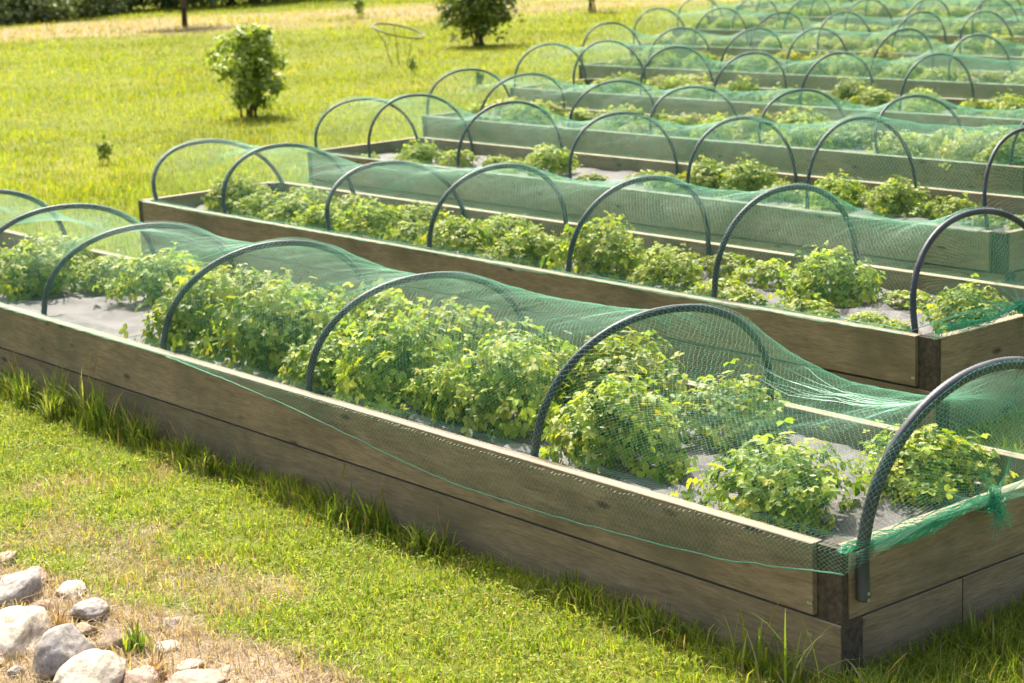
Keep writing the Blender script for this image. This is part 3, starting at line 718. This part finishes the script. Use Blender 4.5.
# tall grass tufts against the timber
def tuft(seed, n, H, spread, seedheads, cols):
    rg = random.Random(seed); m = MB()
    for i in range(n):
        th = rg.uniform(0, 2*PI); h = H*rg.uniform(0.45, 1.1); r = spread*rg.uniform(0.2, 1.2); bx, by = rg.gauss(0, 0.012+spread*0.28), rg.gauss(0, 0.015)
        w = rg.uniform(0.003, 0.0065); c = np.array(rg.choice(cols))*rg.uniform(0.8, 1.15); s = Vector((-math.sin(th+rg.uniform(-1, 1)), math.cos(th), 0)).normalized()
        P = []
        for j in range(6):
            t = j/5; p = Vector((bx+math.cos(th)*r*t**1.8, by+math.sin(th)*r*t**1.8*0.6, h*(t-0.28*t**3*(r/spread))))
            ww = w*(1-t**2)+0.0003; P += [p-s*ww, p+s*ww]
        m.add([tuple(p) for p in P], [(2*j, 2*j+1, 2*j+3, 2*j+2) for j in range(5)], c)
    for i in range(seedheads):
        th = rg.uniform(0, 2*PI); h = H*rg.uniform(0.8, 1.25); r = spread*rg.uniform(0.5, 1.1)
        pts = [(math.cos(th)*r*t**1.5, math.sin(th)*r*t**1.5*.5, h*t) for t in (0, .3, .6, .8, 1)]
        m.tube(pts, [0.001, 0.001, 0.001, 0.003, 0.0008], 5, False, (0.45, 0.33, 0.10))
    return m.mesh('tuft')
GC = [(0.22, 0.30, 0.04), (0.34, 0.38, 0.06), (0.14, 0.22, 0.03), (0.10, 0.17, 0.025), (0.42, 0.42, 0.14)]
TF = [(-5.3, -.12, .20, 60, 2, 'wide shaggy grass tuft in the shade left of the curling stalks'), (-4.92, -.16, .15, 60, 0, 'low wide grass clump a hand from the left front boards'), (-4.15, -.08, .16, 50, 2, 'wide grass tuft right of the curling stalks at the front boards'),
      (-3.55, -.10, .13, 50, 0, 'low wide grass clump right of the first plank gap tuft'), (-2.5, -.12, .12, 60, 0, 'low matted grass clump in front of the arching pale blades'), (-0.75, -.07, .13, 40, 1, 'low grass clump left of the corner, right half of the front boards'),(-5.05, -.07, .22, 40, 1, 'thick tall grass tuft at the front boards below the gap in the plants'), (-5.9, -.07, .2, 40, 1, 'leafy grass tuft at the very left edge, hiding the lower front plank'), (-4.55, -.09, .2, 36, 0, 'broad grass tuft between the curling stalks and the left tuft'), (-2.0, -.09, .14, 34, 0, 'bushy low grass tuft beside the arching pale blades'), (-3.8, -.05, .15, 26, 1, 'loose grass tuft with one straw stalk left of the middle front boards'),(-4.75, -.06, .24, 34, 2, 'leafy tall grass tuft with curling seed stalks against the left part of the front boards'), (-4.35, -.05, .17, 22, 1, 'small grass tuft just right of the curling seed stalks at the front boards'),
      (-3.3, -.05, .15, 20, 1, 'short grass tuft below the plank gap, left of middle of the front boards'), (-2.62, -.05, .16, 30, 1, 'grass tuft with arching pale blades against the middle of the front boards'),
      (-2.35, -.06, .17, 36, 2, 'dense grass tuft with one upright yellow stalk at the middle of the front boards'), (-1.9, -.05, .13, 20, 2, 'low grass tuft with thin bent straw stalks at the front boards'),
      (-1.15, -.05, .13, 18, 1, 'sparse grass tuft right of middle at the front boards'), (-0.28, -.07, .2, 16, 1, 'upright grass tuft left of the corner post of the nearest bed'),
      (-0.08, -.09, .26, 12, 0, 'tall bright grass blades in front of the nearest corner post'), (0.13, -.02, .17, 22, 1, 'grass tuft at the foot of the screwed hoop'),
      (-5.6, -.06, .17, 30, 1, 'grass tuft near the left edge at the front boards'), (0.12, .55, .15, 26, 1, 'dark grass tuft below the knotted net end')]
for i, (x, y, H, n, sh, lab) in enumerate(TF):
    o = link('grass_tuft', tuft(i, int(n*1.5), H*(1.35 if x < -4 else 1.15), H*0.8, sh, GC), M_GRASS, None, (x, y, G-0.01)); tag(o, lab, 'grass tuft', 'tall grass tufts at the foot of the front bed')

# ---------------------------------------------------------------- stones
def stone(i, x, y, w, h, col, label, flat=1.0):
    rg = random.Random(100+i)
    import bmesh
    bm = bmesh.new(); bmesh.ops.create_icosphere(bm, subdivisions=5, radius=1)
    off = Vector((rg.uniform(0, 50), rg.uniform(0, 50), rg.uniform(0, 50)))
    planes = [Vector((rg.gauss(0, 1), rg.gauss(0, 1), rg.gauss(0, 1))).normalized() for _ in range(7)]
    for v in bm.verts:
        p = v.co.copy()
        for pl in planes:
            d = p.dot(pl)-0.7
            if d > 0: p -= pl*d*0.75
        nn = 0.16*noise.noise(p*1.3+off)+0.045*noise.noise(p*4+off)+0.018*noise.noise(p*11+off)
        v.co = p*(1+nn)
    me = bpy.data.meshes.new('stone'); bm.to_mesh(me); bm.free()
    me.polygons.foreach_set('use_smooth', [True]*len(me.polygons))
    a = me.color_attributes.new('Col', 'FLOAT_COLOR', 'POINT'); c = np.ones((len(me.vertices), 4), np.float32); c[:, :3] = col; a.data.foreach_set('color', c.ravel())
    o = link('stone', me, M_STONE, None, (x, y, G+h*0.16), (rg.uniform(-.2, .2), rg.uniform(-.2, .2), math.radians(-40)+rg.uniform(-.4, .4)))
    o.scale = (w*0.66, w*0.5, h*0.52)
    return tag(o, label, 'stone', 'stones along the dry verge')
CR, GY, PK, TN = (0.56, 0.48, 0.35), (0.36, 0.32, 0.27), (0.46, 0.32, 0.22), (0.38, 0.28, 0.17)
ST = [(-2.68, -1.41, .19, .14, GY, 'large grey rounded stone at the left edge, behind the long cream stone'), (-3.1, -1.25, .09, .05, PK, 'small pinkish stone at the left edge, farthest of the stones'),
      (-2.79, -1.28, .09, .07, PK, 'pinkish brown stone right behind the grey stone at the left edge'), (-2.56, -1.25, .11, .06, CR, 'small flat cream stone lying alone in the straw'),
      (-2.29, -1.31, .14, .09, GY, 'long pale stone slanting through the straw above the speckled stone'), (-2.50, -1.38, .07, .04, PK, 'tiny pink stone between flat cream stone and long cream stone'),
      (-2.24, -1.62, .26, .15, CR, 'long cream boulder at the lower left edge, left of the speckled grey one'), (-1.90, -1.59, .21, .22, GY, 'speckled blocky grey boulder, most upright of the stones'),
      (-1.95, -1.40, .10, .10, TN, 'olive brown round stone right behind the speckled grey boulder'), (-1.72, -1.60, .23, .15, CR, 'white rounded boulder at the bottom edge, right of the speckled one'),
      (-1.81, -1.27, .09, .04, CR, 'small flat white stone right of the green weed tuft'), (-1.61, -1.30, .09, .045, CR, 'small bright white chip of stone nearest the lawn'),
      (-1.61, -1.49, .14, .07, PK, 'low pinkish stone at the bottom edge beside the white boulder'), (-1.45, -1.38, .20, .07, PK, 'broad flat pinkish stone at the bottom edge, rightmost of the stones'),
      (-2.16, -1.40, .09, .05, TN, 'flat tan stone wedged above the speckled grey boulder'), (-2.01, -1.15, .07, .035, GY, 'small dark grey stone at the edge of the lawn'),
      (-1.97, -1.74, .06, .05, GY, 'grey pebble at the foot of the speckled boulder'), (-2.10, -1.76, .08, .05, TN, 'tan pebble at the bottom left below the cream boulder')]
ST += [(-2.42, -1.47, .10, .06, TN, 'tan stone half buried behind the long cream boulder'), (-2.08, -1.50, .08, .06, CR, 'small cream stone wedged between the cream and speckled boulders'),
       (-2.36, -1.24, .05, .03, GY, 'small grey stone behind the long pale slanting stone'), (-1.72, -1.40, .07, .04, TN, 'small tan stone in front of the green weed tuft'),
       (-1.50, -1.24, .05, .025, CR, 'tiny cream stone chip at the lawn edge, right of the white chip'), (-1.30, -1.24, .07, .03, PK, 'small flat pinkish stone farthest right in the straw')]
for i, (x, y, w, h, c, lab) in enumerate(ST): stone(i, x, y, w, h, c, lab)
o = link('grass_tuft', tuft(50, 40, 0.12, 0.06, 2, GC), M_GRASS, None, (-1.86, -1.36, G)); tag(o, 'green weed tuft growing between the stones', 'grass tuft', 'tufts among the stones')
for j, (x, y, lab) in enumerate([(-2.75, -1.46, 'dry reddish straw tuft in front of the grey stone at the left edge'), (-2.22, -1.46, 'dry brown straw tuft between the long pale stone and the cream boulder'), (-1.62, -1.42, 'dry straw tuft right of the white boulder')]):
    o = link('grass_tuft', tuft(60+j, 40, 0.085, 0.06, 3, [(0.50, 0.33, 0.12), (0.42, 0.24, 0.09), (0.60, 0.45, 0.22)]), M_DRY, None, (x, y, G)); tag(o, lab, 'grass tuft', 'tufts among the stones')

# ---------------------------------------------------------------- bushes and trees on the lawn
def bush(name, x, y, H, W, seed, n, leaf, cols, nst, label, cat, group=None, trunk_h=0.28, single=False, hedge=False, low=0.25):
    rg = random.Random(seed); rn = np.random.RandomState(seed)
    root = empty(name, (x, y, G))
    m = MB(); tips = []
    for s in range(nst):
        th = 2*PI*s/nst+rg.uniform(-.4, .4); r = W*0.5
        b = Vector((rg.gauss(0, .03+.03*(not single)), rg.gauss(0, .05), -0.03)) if not single else Vector((0, 0, -0.03))
        top = Vector((math.cos(th)*r*rg.uniform(.3, .75), math.sin(th)*r*rg.uniform(.3, .75), H*rg.uniform(.65, .92)))
        if single: fork = Vector((0, 0, H*trunk_h)); pts = [b, fork*0.5+Vector((.01, .01, 0)), fork, fork.lerp(top, .5)+Vector((0, 0, .05*H)), top]
        else: pts = [b, b.lerp(top, .33)+Vector((0, 0, .04*H)), b.lerp(top, .66)+Vector((0, 0, .05*H)), top]
        rad = 0.013*H if not single else 0.03*H
        m.tube(pts, [rad*(1-0.85*i/(len(pts)-1)) for i in range(len(pts))], 7)
        tips.append(top)
        for q in range(3):
            a = pts[-2].lerp(pts[-1], rg.uniform(0, .8)); t2 = a+Vector((rg.gauss(0, W*.18), rg.gauss(0, W*.18), rg.uniform(.0, .22)*H)); m.tube([a, a.lerp(t2, .5)+Vector((0, 0, .01)), t2], [rad*.4, rad*.3, rad*.12], 5); tips.append(t2)
    link('trunk' if single else 'stem', m.mesh('stems', True), M_BARK, root)
    # clumps of leaves through the crown volume
    cl = []
    for i in range(max(16, nst*14)):
        th = rg.uniform(0, 2*PI); el = rg.uniform(-1, 1); rad = rg.uniform(.2, 1.0)
        cx = math.cos(th)*math.sqrt(1-el*el)*rad*W*.5; cy = math.sin(th)*math.sqrt(1-el*el)*rad*W*.5; cz = H*(low+(1-low)*0.5)+el*rad*H*(1-low)*.5
        if hedge: cx, cy, cz = math.cos(th)*rad*W*.5, math.sin(th)*rad*W*.5, H*(0.06+0.9*rg.random()*(1-0.35*rad))
        cl.append((Vector((cx, cy, cz)), W*rg.uniform(.07, .16)))
    V = []; F = []; C = []; bb = 0
    for i in range(n):
        c0, cr = cl[rn.randint(len(cl))]
        d = Vector(rn.normal(0, 1, 3)).normalized()*cr*rn.rand()**.4; p = c0+d
        if p.z < 0.08*H and not hedge: continue
        nn = (d.normalized()*.6+Vector((rn.normal(0, .5), rn.normal(0, .5), .6+rn.normal(0, .4)))).normalized(); a = nn.orthogonal().normalized(); ang = rn.uniform(0, 6.28)
        u = a*math.cos(ang)+nn.cross(a)*math.sin(ang); v = nn.cross(u); s = leaf*rn.uniform(.6, 1.3); col = np.array(cols[rn.randint(len(cols))])*rn.uniform(.75, 1.25)
        for (q, w_, z_) in ((0, 0, 0), (.45, .42, .08), (1, 0, -.1), (.45, -.42, .08)): V.append(tuple(p+u*q*s+v*w_*s+nn*z_*s))
        C += [col]*4; F += [(bb, bb+1, bb+2), (bb, bb+2, bb+3)]; bb += 4
    link('crown', np_mesh('crown', V, np.array(F), False, np.array(C)), M_BUSH, root)
    return tag(root, label, cat, group)
DG = [(0.19, 0.27, 0.04), (0.26, 0.34, 0.05), (0.36, 0.43, 0.06), (0.15, 0.21, 0.035), (0.42, 0.47, 0.07)]
bush('leafy_bush', -17.2, 8.6, 1.14, 0.92, 1, 4200, 0.07, DG, 7, 'round leafy green bush standing alone on the lawn left of the hoops', 'bush', 'bushes on the lawn', low=0.10)
bush('leafy_bush', -24.5, 18.0, 1.5, 1.4, 2, 5600, 0.085, [(0.15, 0.21, 0.035), (0.21, 0.27, 0.04), (0.30, 0.35, 0.05)], 10, 'darker bush with several bare stems, cut by the top edge', 'bush', 'bushes on the lawn', low=0.02)
bush('young_tree', -30.9, 26.4, 1.9, 0.7, 3, 1800, 0.11, DG, 4, 'small upright shrub at the top edge beyond the hoops', 'shrub', None, low=0.06)
bush('young_tree', -38.4, 19.8, 2.6, 2.2, 4, 3000, 0.14, DG, 5, 'young tree with a single thin trunk on the dry strip', 'tree', None, trunk_h=0.36, single=True, low=0.36)
for j, (x, y, H, lab) in enumerate([(-14.4, 5.1, .32, 'small weed standing in the lawn left of the second bed'), (-17.3, 12.3, .3, 'small leafy weed on the lawn above the left hoops'), (-20.6, 13.6, .28, 'leafy plant growing beside the wire support ring'), (-36.1, 23.4, .6, 'small dark weed on the dry strip')]):
    bush('lawn_weed', x, y, H, H*.6, 20+j, 160, 0.05 if j < 3 else .09, [(0.22, 0.28, 0.05), (0.30, 0.36, 0.06)], 3, lab, 'weed', 'weeds on the lawn', low=0.1)
# hedge of shrubs at the far side
hx = [(-47.5, 18.4, 2.2), (-47.2, 20.2, 1.7), (-48.6, 22.0, 2.2), (-49.8, 23.7, 3.2), (-48.6, 25.3, 3.2), (-48.0, 26.9, 3.3), (-48.2, 28.6, 3.4), (-48.0, 30.3, 3.2), (-48.6, 32.2, 3.4), (-50, 35.4, 3.4), (-51, 15.4, 3.2), (-53, 12, 3.4)]
for j, (x, y, H) in enumerate(hx):
    pale = j < 3
    lab = ['pale grey-green shrub at the top left corner', 'pale low shrub second from the top left corner', 'pale shrub beside the dark hedge, third from the top left corner'][j] if pale else 'dark green shrub in the far hedge, %s along the top edge' % ORD[j-3]
    bush('hedge_shrub', x, y, H, 3.3, 40+j, 9000, 0.12, [(0.24, 0.29, 0.10), (0.32, 0.36, 0.14)] if pale else [(0.08, 0.12, 0.03), (0.13, 0.18, 0.04), (0.19, 0.23, 0.06)], 7, lab, 'shrub', 'shrubs at the far edge of the lawn', hedge=True)
# dry clumps past the last bed
for j, (x, y, lab) in enumerate([(-16.3, 25.2, 'dry brown bushy plant behind the last bed at the top right'), (-17.9, 25.6, 'yellowish low plant behind the last bed, left of the brown one')]):
    bush('dry_plant', x, y, .5, .9, 70+j, 500, .07, [(0.35, 0.26, 0.08), (0.24, 0.26, 0.05)], 4, lab, 'plant', 'plants beyond the last bed', low=0.05)

# ---------------------------------------------------------------- wire plant support ring
root = empty('plant_support', (-21.9, 14.3, G)); tag(root, 'rusty wire plant support ring on thin legs standing on the lawn', 'plant support')
R_ = 0.40
def ringp(a):
    x, y = R_*math.cos(a), R_*math.sin(a)
    return Vector((x, y, 0.58-0.10*(0.63*x+0.78*y)/R_-0.06*(0.78*x-0.63*y)/R_))
m = MB(); m.tube([ringp(2*PI*i/40) for i in range(41)], 0.014, 6); link('ring', m.mesh('ring', True), M_WIRE, root)
for a in (0.3, 2.7, 4.4):
    p = ringp(a); m = MB()
    m.tube([p, Vector((p.x*.6, p.y*.6, .4)), Vector((p.x*.3, p.y*.3, -0.03))], 0.007, 6); link('leg', m.mesh('leg', True), M_WIRE, root)
